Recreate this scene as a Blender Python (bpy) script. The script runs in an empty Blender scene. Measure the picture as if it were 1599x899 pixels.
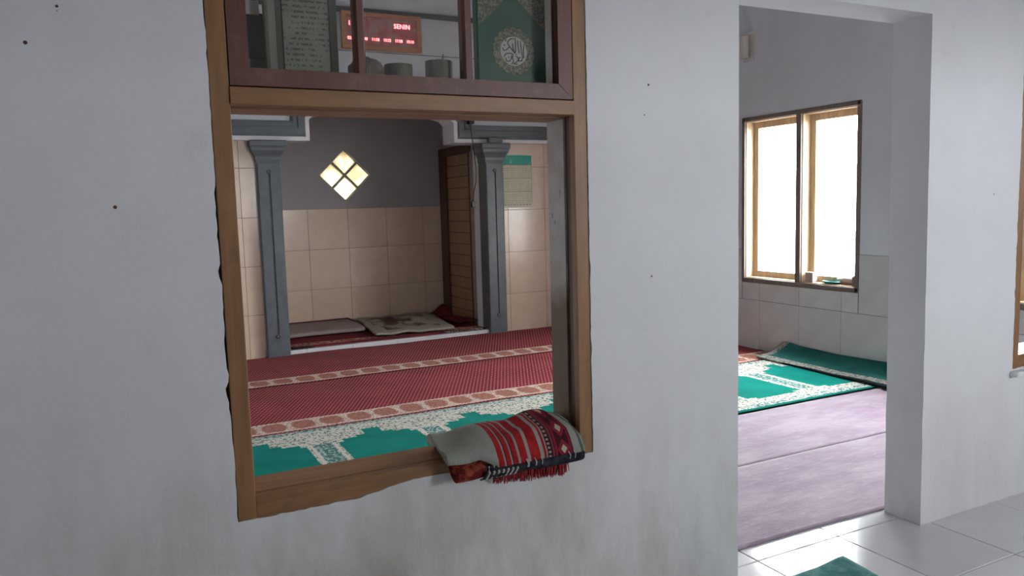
import bpy, bmesh, math, random
from math import sin, cos, pi, radians
from mathutils import Vector, Matrix, noise as mnoise
from mathutils.geometry import tessellate_polygon
random.seed(7)
C = bpy.context.collection
SC = bpy.context.scene

# ------------------------------------------------------------------ camera
cam_d = bpy.data.cameras.new('camera')
cam = bpy.data.objects.new('camera', cam_d); C.objects.link(cam)
cam_d.sensor_width = 36.0
cam_d.lens = 36.0 * 1210.8 / 1599.0
cam_d.clip_start = 0.02
Rx = Vector((0.8912, -0.4535, -0.0280))       # camera right in world
Dn = Vector((-0.0724, -0.0804, -0.9941))      # camera down in world
Fw = Rx.cross(Dn).normalized()
if Fw.y < 0: Fw = -Fw
Rx.normalize(); Up = (-Dn).normalized(); Rx = Fw.cross(Up).normalized(); Up = Rx.cross(Fw)
Mc = Matrix((Rx, Up, -Fw)).transposed().to_4x4()
Mc.translation = Vector((0, -1.84, 1.25))
cam.matrix_world = Mc
SC.camera = cam

# ------------------------------------------------------------------ world, light, exposure
W = bpy.data.worlds.new('sky'); SC.world = W; W.use_nodes = True
wn = W.node_tree; bg = wn.nodes['Background']
bg.inputs[0].default_value = (0.93, 0.965, 1.0, 1)
SKY = 50.0
bg.inputs[1].default_value = SKY
def portal(loc, rot, sx, sy):
    l = bpy.data.lights.new('daylight_portal', 'AREA'); l.shape = 'RECTANGLE'; l.size = sx; l.size_y = sy
    l.cycles.is_portal = True
    o = bpy.data.objects.new('daylight_portal', l); C.objects.link(o); o.location = loc; o.rotation_euler = rot
SC.view_settings.view_transform = 'Standard'; SC.view_settings.look = 'None'
SC.view_settings.gamma = 1; SC.view_settings.use_curve_mapping = False
SC.view_settings.exposure = 0.0
SC.cycles.use_denoising = True
SC.cycles.max_bounces = 12; SC.cycles.diffuse_bounces = 8; SC.cycles.transparent_max_bounces = 12
SC.cycles.sample_clamp_indirect = 6.0

# ------------------------------------------------------------------ node helper
class E:
    def __init__(s, nt, v): s.nt, s.v = nt, v
    def _m(s, op, *a):
        n = s.nt.nodes.new('ShaderNodeMath'); n.operation = op
        for i, x in enumerate((s,) + a):
            if isinstance(x, E): s.nt.links.new(x.v, n.inputs[i])
            else: n.inputs[i].default_value = x
        return E(s.nt, n.outputs[0])
    def __add__(s, o): return s._m('ADD', o)
    def __sub__(s, o): return s._m('SUBTRACT', o)
    def __mul__(s, o): return s._m('MULTIPLY', o)
    def __truediv__(s, o): return s._m('DIVIDE', o)
    def lt(s, o): return s._m('LESS_THAN', o)
    def gt(s, o): return s._m('GREATER_THAN', o)
    def abs(s): return s._m('ABSOLUTE')
    def frac(s): return s._m('FRACT')
    def floor(s): return s._m('FLOOR')
    def sin(s): return s._m('SINE')
    def pp(s, sc): return s._m('PINGPONG', sc)
    def max(s, o): return s._m('MAXIMUM', o)
    def min(s, o): return s._m('MINIMUM', o)
    def ramp(s, a, b):      # smooth 0..1
        n = s.nt.nodes.new('ShaderNodeMapRange'); n.interpolation_type = 'SMOOTHSTEP'
        s.nt.links.new(s.v, n.inputs[0]); n.inputs[1].default_value = a; n.inputs[2].default_value = b
        return E(s.nt, n.outputs[0])
def inside(e, a, b): return e.gt(a) * e.lt(b)
class Mat:
    def __init__(s, name, rough=0.6, spec=0.5):
        s.m = bpy.data.materials.new(name); s.m.use_nodes = True; s.nt = s.m.node_tree
        s.b = s.nt.nodes['Principled BSDF']; s.b.inputs['Roughness'].default_value = rough
        s.b.inputs['Specular IOR Level'].default_value = spec
        tc = s.nt.nodes.new('ShaderNodeTexCoord'); s.co = tc.outputs['Object']
        sp = s.nt.nodes.new('ShaderNodeSeparateXYZ'); s.nt.links.new(s.co, sp.inputs[0])
        s.x, s.y, s.z = (E(s.nt, sp.outputs[i]) for i in range(3))
    def noise(s, scale, detail=4, rough=0.6, stretch=None):
        n = s.nt.nodes.new('ShaderNodeTexNoise'); n.inputs['Scale'].default_value = scale
        n.inputs['Detail'].default_value = detail; n.inputs['Roughness'].default_value = rough
        src = s.co
        if stretch:
            mp = s.nt.nodes.new('ShaderNodeMapping'); mp.inputs['Scale'].default_value = stretch
            s.nt.links.new(s.co, mp.inputs[0]); src = mp.outputs[0]
        s.nt.links.new(src, n.inputs['Vector'])
        return E(s.nt, n.outputs[0])
    def voro(s, scale, feat='F1'):
        n = s.nt.nodes.new('ShaderNodeTexVoronoi'); n.feature = feat; n.inputs['Scale'].default_value = scale
        s.nt.links.new(s.co, n.inputs['Vector']); return E(s.nt, n.outputs[0])
    def rnd(s):
        n = s.nt.nodes.new('ShaderNodeObjectInfo'); return E(s.nt, n.outputs['Random'])
    def col(s, c):
        n = s.nt.nodes.new('ShaderNodeRGB'); n.outputs[0].default_value = (*c, 1); return n.outputs[0]
    def mix(s, a, b, f):
        n = s.nt.nodes.new('ShaderNodeMix'); n.data_type = 'RGBA'
        for sock, v in ((n.inputs[6], a), (n.inputs[7], b)):
            if isinstance(v, tuple): sock.default_value = (*v, 1)
            else: s.nt.links.new(v, sock)
        if isinstance(f, E): s.nt.links.new(f.v, n.inputs[0])
        else: n.inputs[0].default_value = f
        return n.outputs[2]
    def base(s, c):
        if isinstance(c, tuple): s.b.inputs['Base Color'].default_value = (*c, 1)
        else: s.nt.links.new(c, s.b.inputs['Base Color'])
        return s
    def roughness(s, e): s.nt.links.new(e.v, s.b.inputs['Roughness']); return s
    def bump(s, e, strength=0.3, dist=0.002):
        n = s.nt.nodes.new('ShaderNodeBump'); n.inputs['Strength'].default_value = strength; n.inputs['Distance'].default_value = dist
        s.nt.links.new(e.v, n.inputs['Height']); s.nt.links.new(n.outputs[0], s.b.inputs['Normal']); return s
def sc3(c, k): return tuple(min(1, v * k) for v in c)
def plain(name, c, rough=0.6, var=0.12, scale=10, bump=0.15, bscale=120, stretch=None, spec=0.4, metal=0):
    m = Mat(name, rough, spec)
    n = m.noise(scale, 5, 0.6, stretch)
    m.base(m.mix(sc3(c, 1 - var), sc3(c, 1 + var), n.ramp(0.3, 0.7)))
    if bump: m.bump(m.noise(bscale, 3, 0.6, stretch), bump)
    m.b.inputs['Metallic'].default_value = metal
    return m.m

# ------------------------------------------------------------------ materials
def plaster(name, c, dirt=(0.42, 0.39, 0.36), low=0.0):
    m = Mat(name, 0.75, 0.25)
    n1 = m.noise(1.6, 6, 0.6); n2 = m.noise(9, 6, 0.65); n3 = m.noise(0.7, 3)
    k = m.mix(sc3(c, 0.95), sc3(c, 1.04), n1.ramp(0.3, 0.7))
    k = m.mix(k, dirt, n2.ramp(0.58, 0.8) * 0.18)
    sm = m.noise(3.0, 6, 0.7, (1, 1, 0.35))
    if low:   # grime splashed on the foot of the wall
        h = m.z * -1 + 0.75
        k = m.mix(k, dirt, h.ramp(-0.3, 0.9) * (sm.ramp(0.35, 0.75) * 0.9 + 0.25) * low * ((m.x * -1 + 3.0).ramp(0.0, 3.2) * 0.75 + 0.25))
        k = m.mix(k, (0.16, 0.13, 0.10), (m.z * -1 - 0.002 + n2 * 0.022).ramp(0.0, 0.02) * 0.6)
    sp = m.voro(7.0).lt(0.012)
    k = m.mix(k, (0.15, 0.12, 0.1), sp * 0.7)
    m.base(k)
    m.bump(m.noise(60, 5, 0.65) + n2 * 1.5 + m.noise(4, 3) * 4, 0.25, 0.004)
    return m.m
M = {}
M['wall'] = plaster('painted_plaster', (0.70, 0.705, 0.725), dirt=(0.38, 0.35, 0.31), low=1.5)
M['wall_in'] = plaster('room_plaster', (0.62, 0.655, 0.70), low=0.0)
M['niche'] = plaster('grey_plaster', (0.33, 0.315, 0.325))
M['white'] = plain('white_paint', (0.72, 0.72, 0.74), 0.6, 0.06)
M['ceiling'] = plain('ceiling_paint', (0.62, 0.60, 0.58), 0.7, 0.05)
M['grout'] = plain('grout', (0.15, 0.115, 0.09), 0.8, 0.1)
M['tgrout'] = plain('wall_grout', (0.13, 0.10, 0.085), 0.8, 0.1)
def tilem(name, c, rough, mott=0.08):
    m = Mat(name, rough, 0.5)
    r = m.rnd(); n = m.noise(6, 5, 0.6)
    k = m.mix(sc3(c, 1 - mott), sc3(c, 1 + mott), n.ramp(0.3, 0.7))
    k = m.mix(k, sc3(c, 0.82), r * 0.45)
    m.base(k); m.bump(m.noise(5, 3), 0.12, 0.003)
    return m.m
M['tile_beige'] = tilem('beige_wall_tile', (0.60, 0.46, 0.355), 0.20)
M['tile_pale'] = tilem('pale_wall_tile', (0.55, 0.56, 0.56), 0.18)
M['tile_floor'] = tilem('white_floor_tile', (0.62, 0.62, 0.635), 0.12, 0.04); M['tile_floor'].node_tree.nodes['Principled BSDF'].inputs['Specular IOR Level'].default_value = 0.8
def woodm(name, c, worn=None, amt=0.3, rough=0.45, stretch=(14, 14, 1.2)):
    m = Mat(name, rough, 0.4)
    g = m.noise(3, 6, 0.65, stretch); n = m.noise(5, 4)
    k = m.mix(sc3(c, 0.82), sc3(c, 1.15), g.ramp(0.3, 0.7))
    k = m.mix(k, sc3(c, 0.8), n.ramp(0.5, 0.8) * 0.5)
    if worn: k = m.mix(k, worn, m.noise(14, 6, 0.7).ramp(0.56, 0.62) * amt)
    m.base(k); m.bump(g + m.noise(90, 3) * 0.4, 0.2, 0.002)
    return m.m
M['ochre'] = woodm('ochre_painted_wood', (0.245, 0.122, 0.052), (0.13, 0.08, 0.05), 0.25)
M['ochre_h'] = woodm('ochre_painted_rail', (0.235, 0.117, 0.050), (0.13, 0.08, 0.05), 0.25, stretch=(1.2, 14, 14))
M['sash'] = woodm('red_brown_sash_wood', (0.120, 0.050, 0.037), (0.3, 0.22, 0.18), 0.12)
M['dark_wood'] = woodm('dark_brown_wood', (0.085, 0.04, 0.025))
M['door_wood'] = woodm('yellow_brown_door_wood', (0.30, 0.185, 0.10), (0.18, 0.1, 0.05), 0.3)
M['light_wood'] = woodm('varnished_light_wood', (0.56, 0.42, 0.27))
M['frame_out'] = woodm('brown_window_frame', (0.16, 0.125, 0.105))
m = Mat('weathered_jamb', 0.5, 0.4)     # paint peeled off above, brown paint left below
n1 = m.noise(22, 6, 0.7, (1, 1, 0.35)); n2 = m.noise(5, 4)
k = m.mix((0.36, 0.30, 0.25), (0.47, 0.45, 0.43), n2.ramp(0.3, 0.7))
k = m.mix(k, (0.13, 0.07, 0.04), n1.ramp(0.60, 0.66))
k = m.mix(k, (0.13, 0.075, 0.04), (m.z * -1 + 0.42 + n2 * 0.22).ramp(0.0, 0.12))
m.base(k).bump(n1, 0.4, 0.003); M['jamb_worn'] = m.m
M['slate'] = plain('blue_grey_paint', (0.090, 0.103, 0.115), 0.45, 0.12, 8)
m = Mat('worn_slate_paint', 0.45, 0.4)
k = m.mix((0.075, 0.086, 0.096), (0.10, 0.112, 0.124), m.noise(9, 5).ramp(0.3, 0.7))
k = m.mix(k, (0.34, 0.34, 0.33), m.noise(30, 5, 0.7).ramp(0.66, 0.70) * (m.z * -1 + 0.3).ramp(0.0, 0.25))
m.base(k).bump(m.noise(60, 4), 0.2); M['pilaster'] = m.m
M['black'] = plain('black_plastic', (0.012, 0.012, 0.014), 0.4, 0.1)
M['cream'] = plain('cream_plastic', (0.6, 0.58, 0.54), 0.4, 0.05)
M['ground'] = plain('pale_ground', (0.45, 0.44, 0.42), 0.9, 0.2, 2)

# glass with a slight film
m = Mat('window_glass'); nt = m.nt; nt.nodes.remove(m.b)
tr = nt.nodes.new('ShaderNodeBsdfTransparent'); tr.inputs[0].default_value = (0.95, 0.955, 0.95, 1)
gl = nt.nodes.new('ShaderNodeBsdfGlossy'); gl.inputs['Roughness'].default_value = 0.03
fr = nt.nodes.new('ShaderNodeFresnel'); fr.inputs[0].default_value = 1.45
mx = nt.nodes.new('ShaderNodeMixShader'); df = nt.nodes.new('ShaderNodeBsdfDiffuse'); df.inputs[0].default_value = (0.35, 0.34, 0.32, 1)
mx2 = nt.nodes.new('ShaderNodeMixShader')
geo = nt.nodes.new('ShaderNodeNewGeometry')
ff = E(nt, fr.outputs[0]) * (E(nt, geo.outputs['Backfacing']) * -1 + 1)
nt.links.new(ff.v, mx.inputs[0]); nt.links.new(tr.outputs[0], mx.inputs[1]); nt.links.new(gl.outputs[0], mx.inputs[2])
nz = m.noise(7, 6, 0.7).ramp(0.35, 0.8) * 0.10
nt.links.new(nz.v, mx2.inputs[0]); nt.links.new(mx.outputs[0], mx2.inputs[1]); nt.links.new(df.outputs[0], mx2.inputs[2])
nt.links.new(mx2.outputs[0], nt.nodes['Material Output'].inputs[0]); M['glass'] = m.m
# frosted warm glass
m = Mat('frosted_glass'); nt = m.nt; nt.nodes.remove(m.b)
tl = nt.nodes.new('ShaderNodeBsdfTranslucent')
nt.links.new(m.mix((0.22, 0.185, 0.13), (0.34, 0.31, 0.24), m.noise(6, 2).ramp(0.35, 0.65)), tl.inputs[0])
g2 = nt.nodes.new('ShaderNodeBsdfGlossy'); g2.inputs['Roughness'].default_value = 0.2
mx = nt.nodes.new('ShaderNodeMixShader'); mx.inputs[0].default_value = 0.04
nt.links.new(tl.outputs[0], mx.inputs[1]); nt.links.new(g2.outputs[0], mx.inputs[2])
nt.links.new(mx.outputs[0], nt.nodes['Material Output'].inputs[0]); M['frost'] = m.m

# red prayer carpet: dotted field with a floral border along the near edge (local y 0 .. 1.26)
def red_carpet(name, shift=0.0, dark=1.0):
    m = Mat(name, 1.0, 0.02)
    x, y = m.x, m.y
    D = 0.027
    u = x / D; v = y / D
    row = v.floor()
    uu = (u + row * 0.5).frac() - 0.5; vv = v.frac() - 0.5
    dot = (uu * uu + vv * vv * 1.2).lt(0.055)
    red = m.mix((0.145, 0.012, 0.019), (0.20, 0.021, 0.030), m.noise(2.5, 4).ramp(0.3, 0.7))
    k = m.mix(red, (0.46, 0.22, 0.20), dot)
    pink = m.mix((0.28, 0.11, 0.085), (0.36, 0.17, 0.13), m.noise(60, 3).ramp(0.4, 0.6))
    px = ((x + shift) / 0.167).frac() - 0.5
    b0, b1 = 0.045, 0.275
    cy = (y - (b0 + b1) / 2)
    q = (px.abs() * (cy.abs() * 5.0 + 2.25))._m('POWER', 3.0) + (cy.abs() * 10.8)._m('POWER', 6.0) + (m.noise(80, 3) - 0.5) * 1.8
    cart = q.lt(0.80)
    lace = m.mix((0.60, 0.54, 0.47), (0.34, 0.17, 0.13), m.noise(95, 3).ramp(0.47, 0.56))
    leaf = m.noise(45, 4).ramp(0.55, 0.6) * 0.7
    inner = m.mix(pink, (0.22, 0.08, 0.05), leaf)
    bcol = m.mix(lace, inner, cart)
    edge_dots = (x / 0.028).frac().lt(0.6)
    bm_ = inside(y, b0, b1)
    k = m.mix(k, bcol, bm_)
    el = (inside(y, b0 - 0.0, b0 + 0.014).max(inside(y, b1 - 0.014, b1)))
    k = m.mix(k, (0.55, 0.42, 0.35), el * edge_dots)
    k = m.mix(k, (0.075, 0.012, 0.018), y.lt(0.022))
    m.base(k)
    m.b.inputs['Sheen Weight'].default_value = 0.02; m.b.inputs['Sheen Roughness'].default_value = 0.4
    m.bump(m.noise(250, 2) + dot * 0.4, 0.35, 0.003)
    return m.m
M['red'] = red_carpet('red_dotted_carpet'); M['red2'] = red_carpet('red_dotted_carpet_far', 0.05)
# green prayer carpet with a row of niches: local x along row, y 0..1.065
def green_carpet(name, x0):
    m = Mat(name, 1.0, 0.02)
    w1 = (m.noise(26, 3) - 0.5); w2 = (m.noise(55, 3) - 0.5)
    x = m.x; y = m.y + w1 * 0.035
    t = ((x + x0) / 0.61).frac() * 0.61 - 0.305      # 0 at a niche's centre
    ta = t.abs() + w2 * 0.02
    top = (ta.lt(0.105) * 0.035) + (ta.lt(0.050) * 0.095) + (ta.lt(0.19) * 0.05) + 0.685
    bot = ta.gt(0.16) * 0.035 + 0.165
    g = (ta.lt(0.222)) * y.lt(top) * y.gt(bot)
    green = m.mix((0.003, 0.150, 0.120), (0.005, 0.185, 0.150), m.noise(5, 4).ramp(0.3, 0.7))
    n = m.noise(75, 3, 0.6)
    lace = m.mix((0.55, 0.53, 0.46), (0.03, 0.085, 0.085), n.ramp(0.53, 0.58))
    lace = m.mix(lace, (0.32, 0.22, 0.18), m.noise(40, 3).ramp(0.62, 0.66) * 0.6)
    # columns: teal panel with pale edge lines
    cd = ((t.abs() - 0.305).abs())                   # distance to column centre
    col_in = cd.lt(0.048) * inside(m.y, 0.20, 0.70)
    panel = m.mix((0.06, 0.16, 0.15), (0.36, 0.44, 0.40), m.noise(50, 2).ramp(0.5, 0.56))
    lace = m.mix(lace, panel, col_in)
    lace = m.mix(lace, (0.55, 0.52, 0.46), inside(cd, 0.055, 0.067) * inside(m.y, 0.2, 0.7))
    k = m.mix(lace, green, g)
    # outer bands
    yy = m.y
    band = inside(yy, 0.0, 0.105).max(yy.gt(0.955))
    zig = m.noise(62, 3)
    bandc = m.mix((0.46, 0.49, 0.44), (0.05, 0.13, 0.13), zig.ramp(0.49, 0.55))
    k = m.mix(k, bandc, band)
    k = m.mix(k, (0.52, 0.50, 0.44), inside(yy, 0.095, 0.108).max(inside(yy, 0.945, 0.958)))
    k = m.mix(k, (0.010, 0.16, 0.13), yy.lt(0.022).max(yy.gt(1.05)))
    m.base(k)
    m.b.inputs['Sheen Weight'].default_value = 0.02; m.b.inputs['Sheen Roughness'].default_value = 0.4
    m.bump(m.noise(250, 2) + g * -0.5, 0.4, 0.003)
    return m.m
M['purple'] = None
m = Mat('purple_carpet', 0.95, 0.15)
nn = m.noise(2.2, 6, 0.7, (1, 2.5, 1)); n3 = m.noise(14, 5, 0.7, (1, 3, 1))
k = m.mix((0.22, 0.155, 0.215), (0.345, 0.28, 0.335), nn.ramp(0.3, 0.7)); k = m.mix(k, (0.46, 0.38, 0.42), n3.ramp(0.5, 0.75) * 0.5)
m.base(k); m.b.inputs['Sheen Weight'].default_value = 0.4; m.b.inputs['Sheen Roughness'].default_value = 0.35
m.bump(m.noise(200, 3) + n3, 0.5, 0.004); M['purple'] = m.m

# ------------------------------------------------------------------ mesh helpers
def box(bm, x0, x1, y0, y1, z0, z1, bev=0.0):
    vs = [bm.verts.new((x, y, z)) for x in (x0, x1) for y in (y0, y1) for z in (z0, z1)]
    fs = [bm.faces.new([vs[i] for i in f]) for f in ((0,1,3,2),(4,6,7,5),(0,4,5,1),(2,3,7,6),(0,2,6,4),(1,5,7,3))]
    if bev:
        es = list({e for f in fs for e in f.edges})
        bmesh.ops.bevel(bm, geom=es, offset=bev, segments=2, affect='EDGES', profile=0.5)
    return bm
def B(*a, bev=0.0): return box(bmesh.new(), *a, bev=bev)
def prism(bm, pts, fn, d0, d1):
    """pts 2-D outline, fn(u,v,d) -> xyz; extruded from d0 to d1"""
    a = [bm.verts.new(fn(u, v, d0)) for u, v in pts]; b = [bm.verts.new(fn(u, v, d1)) for u, v in pts]
    n = len(pts)
    bm.faces.new(a); bm.faces.new(b[::-1])
    for i in range(n): bm.faces.new((a[i], b[i], b[(i + 1) % n], a[(i + 1) % n]))
    return bm
def lathe(bm, prof, cx=0, cy=0, seg=24, cap=True, axis='z', cz=0):
    rings = []
    for r, h in prof:
        ring = []
        for i in range(seg):
            a = 2 * pi * i / seg
            p = (cx + r * cos(a), cy + r * sin(a), cz + h) if axis == 'z' else (cx + r * cos(a), cy + h, cz + r * sin(a))
            ring.append(bm.verts.new(p))
        rings.append(ring)
    for a, b in zip(rings, rings[1:]):
        for i in range(seg): bm.faces.new((a[i], a[(i + 1) % seg], b[(i + 1) % seg], b[i]))
    if cap:
        bm.faces.new(rings[0][::-1]); bm.faces.new(rings[-1])
    return bm
def tube(bm, pts, r, seg=6):
    pts = [Vector(p) for p in pts]; rings = []
    for i, p in enumerate(pts):
        t = (pts[min(i + 1, len(pts) - 1)] - pts[max(i - 1, 0)]).normalized()
        u = t.cross(Vector((0.31, 0.2, 0.93))).normalized(); w = t.cross(u)
        rr = r[i] if isinstance(r, (list, tuple)) else r
        rings.append([bm.verts.new(p + u * rr * cos(2 * pi * k / seg) + w * rr * sin(2 * pi * k / seg)) for k in range(seg)])
    for a, b in zip(rings, rings[1:]):
        for k in range(seg): bm.faces.new((a[k], a[(k + 1) % seg], b[(k + 1) % seg], b[k]))
    bm.faces.new(rings[0][::-1]); bm.faces.new(rings[-1])
    return bm
def wloc(o):
    v = Vector((0, 0, 0))
    while o: v += o.location; o = o.parent
    return v
def obj(name, bm, mt, parent=None, origin=None, smooth=False):
    """link a mesh given in world coordinates; origin = world position of its own origin"""
    bmesh.ops.recalc_face_normals(bm, faces=bm.faces)
    me = bpy.data.meshes.new(name)
    pw = wloc(parent) if parent else Vector((0, 0, 0))
    if origin is None: org = Vector(pw)
    else: org = Vector(origin)
    bmesh.ops.translate(bm, verts=bm.verts, vec=-org)
    bm.to_mesh(me); bm.free()
    if smooth:
        for p in me.polygons: p.use_smooth = True
    me.materials.append(mt)
    o = bpy.data.objects.new(name, me); C.objects.link(o)
    if parent: o.parent = parent
    o.location = org - pw
    return o
def empty(name, loc):
    o = bpy.data.objects.new(name, None); C.objects.link(o); o.location = loc; o.empty_display_size = 0.05; return o
def tag(o, label=None, cat=None, group=None, kind=None):
    if label: o['label'] = label
    if cat: o['category'] = cat
    if group: o['group'] = group
    if kind: o['kind'] = kind
    return o
def struct(name, bm, mt, label, origin=None):
    return tag(obj(name, bm, mt, None, origin), label, None, None, 'structure')
def slab(outer, holes, fn, d0, d1):
    """flat plate with holes; outer/holes are (u,v) loops, fn maps (u,v,d) to xyz"""
    bm = bmesh.new(); loops = [outer] + holes
    flat = [p for l in loops for p in l]
    tris = tessellate_polygon([[Vector((u, v, 0)) for u, v in l] for l in loops])
    A = [bm.verts.new(fn(u, v, d0)) for u, v in flat]; Bv = [bm.verts.new(fn(u, v, d1)) for u, v in flat]
    for t in tris:
        try: bm.faces.new([A[i] for i in t]); bm.faces.new([Bv[i] for i in reversed(t)])
        except ValueError: pass
    k = 0
    for l in loops:
        n = len(l)
        for i in range(n):
            a, b = k + i, k + (i + 1) % n
            bm.faces.new((A[a], A[b], Bv[b], Bv[a]))
        k += n
    return bm
XZ = lambda u, v, d: (u, d, v)      # plate in x-z, depth y
YZ = lambda u, v, d: (d, u, v)
def rect(a, b, c, d): return [(a, c), (b, c), (b, d), (a, d)]

# ------------------------------------------------------------------ dimensions
XL, XR = -0.2, 4.667          # prayer room
YB = 5.05                     # far wall
ZC = 3.3
WT = 0.155                    # front wall thickness
# ------------------------------------------------------------------ front wall with a ragged plaster edge round the windows
def ragged(x0, x1, z0, z1, seed, amp=0.0014, bot=None):
    rnd = random.Random(seed); pts = []
    def run(a, b, n):
        for i in range(n):
            t = i / n
            yield a[0] + (b[0] - a[0]) * t, a[1] + (b[1] - a[1]) * t
    for k, (a, b, n) in enumerate((((x0, z0), (x1, z0), 70), ((x1, z0), (x1, z1), 90), ((x1, z1), (x0, z1), 20), ((x0, z1), (x0, z0), 90))):
        for i, (u, v) in enumerate(run(a, b, n)):
            r = mnoise.noise(Vector((u * 22, v * 22, seed))) * amp * 2.2 + rnd.uniform(-amp, amp) * 0.7
            if k == 0: pts.append((u, v + r + (bot(u) if bot else 0)))
            elif k == 1: pts.append((u + r, v))
            elif k == 2: pts.append((u, v))
            else:
                gap = 0.006 if (0.80 < v < 1.32) else 0.001
                pts.append((u + r - gap * max(0, mnoise.noise(Vector((0, v * 30, 3))) + 0.4), v))
    return pts
botf = lambda u: 0.021 * max(0, min(1, (u - 0.48) / 0.14)) * (u < 0.86) + 0.002 * mnoise.noise(Vector((u * 40, 0, 5)))
W1 = (0.202, 1.177, 0.54, 1.962); W2 = (3.185, 4.16, 0.54, 1.962)
hole1 = ragged(*W1, 3, bot=botf); hole2 = ragged(*W2, 9)
DX0, DX1, DZ = 1.726, 2.638, 1.886
edgeR = [(DX1 + 0.003 * mnoise.noise(Vector((z * 9, 1, 2))) - 0.010 * (z / DZ), z) for z in [i * DZ / 24 for i in range(25)]]
edgeL = [(DX0 + 0.003 * mnoise.noise(Vector((z * 9, 7, 2))), z) for z in [i * DZ / 24 for i in range(25)]]
outer = [(-1.6, 0), (edgeL[0][0], 0)] + edgeL[1:] + [(p[0], p[1]) for p in reversed(edgeR)] + [(5.4, 0), (5.4, 2.9), (-1.6, 2.9)]
front = struct('wall_front', slab(outer, [hole1, hole2], XZ, 0.0, WT), M['wall'], 'white plastered wall with a doorway and two wooden windows')
for i, (x, z, r) in enumerate([(-0.135, 1.60, .004), (-0.075, 1.675, .003), (0.0, 1.272, .004), (1.385, 1.585, .0035), (1.39, 1.035, .003), (3.02, 1.245, .003), (1.37, 1.50, .0022)]):
    bm = bmesh.new(); lathe(bm, [(r, -0.0006), (r * 0.6, -0.0008)], x, 0, 10, True, 'y', z)
    obj('nail_hole', bm, M['dark_wood'], front)

# ------------------------------------------------------------------ other room walls
rp = rect(-0.1, 2.9, 0, ZC)
struct('wall_left', slab([(WT, 0), (YB, 0), (YB, ZC), (WT, ZC)], [], YZ, XL - 0.15, XL), M['wall_in'], 'plain painted left wall of the prayer room')
WY0, WY1, WZ0, WZ1 = 1.935, 3.082, 0.572, 1.915
VY0, VY1 = 0.36, 1.507
wall_r = struct('wall_right', slab([(WT, 0), (YB, 0), (YB, ZC), (WT, ZC)], [rect(WY0, WY1, WZ0, WZ1), rect(VY0, VY1, WZ0, WZ1)], YZ, XR, XR + 0.15), M['wall_in'], 'right wall with a bright two-light window above a tiled dado')
# far wall: stepped arch opening
cxm = 2.225
archR = [(2.903, 1.866), (2.903, 2.045), (2.86, 2.085), (2.76, 2.11), (2.68, 2.15), (2.60, 2.22), (2.45, 2.30), (2.32, 2.335), (2.225, 2.375)]
archL = [(2 * cxm - x, z) for x, z in archR]
openL, openR = 1.26, 3.212
opening = [(openR, 0.0), (openR, 1.866)] + archR + archL[-2::-1] + [(openL, 1.866), (openL, 0.0)]
outerb = [(XL, 0), (openL, 0), (openL, 1.866)] + archL + archR[-2::-1] + [(openR, 1.866), (openR, 0), (XR, 0), (XR, ZC), (XL, ZC)]
wall_b = struct('wall_back', slab(outerb, [], XZ, YB, YB + 0.26), M['wall_in'], 'far wall with a stepped arch opening into the niche')
# white outline of the arch, proud of the wall
def offset_line(pts, d):
    out = []
    for i, p in enumerate(pts):
        a = Vector(pts[max(i - 1, 0)]); b = Vector(pts[min(i + 1, len(pts) - 1)]); pv = Vector(p)
        n1 = (pv - a); n2 = (b - pv)
        if n1.length < 1e-6: n1 = n2
        if n2.length < 1e-6: n2 = n1
        n1 = n1.normalized(); n2 = n2.normalized()
        q1 = Vector((n1.y, -n1.x)); q2 = Vector((n2.y, -n2.x)); q = (q1 + q2)
        if q.length < 1e-3: q = q1
        q.normalize(); out.append(tuple(pv + q * d / max(0.5, q.dot(q1))))
    return out
line = [(0.60 + XL, 1.866), (archL[0][0], 1.866)] + archL[1:] + archR[-2::-1] + [(archR[0][0], 1.866)] + [(4.1, 1.866)]
line = [(XL, 1.866)] + archL + archR[-2::-1] + [(XR, 1.866)]
off = offset_line(line, -0.034)
bm = bmesh.new()
for i in range(len(line) - 1):
    prism(bm, [line[i], line[i + 1], off[i + 1], off[i]], XZ, YB - 0.022, YB + 0.002)
struct('trim_1', bm, M['white'], 'white band outlining the stepped arch of the niche')
# slate mouldings beside the arch, each a closed frame round a white panel
def moulding(name, x0, x1, label):
    bm = bmesh.new()
    z0, z1 = 1.905, 2.42
    for k, (o, w, p) in enumerate(((0.0, 0.128, 0.020), (0.016, 0.050, 0.032), (0.080, 0.028, 0.030))):
        a0, a1, c0, c1 = x0 + o, x1 - o, z0 + o, z1 - o
        for pts in ([(a0, c0), (a1, c0), (a1 - w, c0 + w), (a0 + w, c0 + w)], [(a0, c1), (a0 + w, c1 - w), (a1 - w, c1 - w), (a1, c1)],
                    [(a0, c0), (a0 + w, c0 + w), (a0 + w, c1 - w), (a0, c1)], [(a1, c0), (a1, c1), (a1 - w, c1 - w), (a1 - w, c0 + w)]):
            prism(bm, pts, XZ, YB - p, YB - (0.001 if k == 0 else 0.018))
    return struct(name, bm, M['slate'], label)
moulding('trim_2', 0.30, 1.517, 'blue grey moulding frame left of the arch')
moulding('trim_3', 2.935, 4.15, 'blue grey moulding frame right of the arch')
struct('trim_4', B(XL, XR, YB - 0.03, YB, 2.985, 3.025), M['slate'], 'thin grey cornice strip high on the far wall')
struct('trim_5', B(XL, XR, YB - 0.004, YB, 2.652, 2.660), plain('joint_grey', (0.25, 0.25, 0.25)), 'hairline board joint across the upper far wall')

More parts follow.
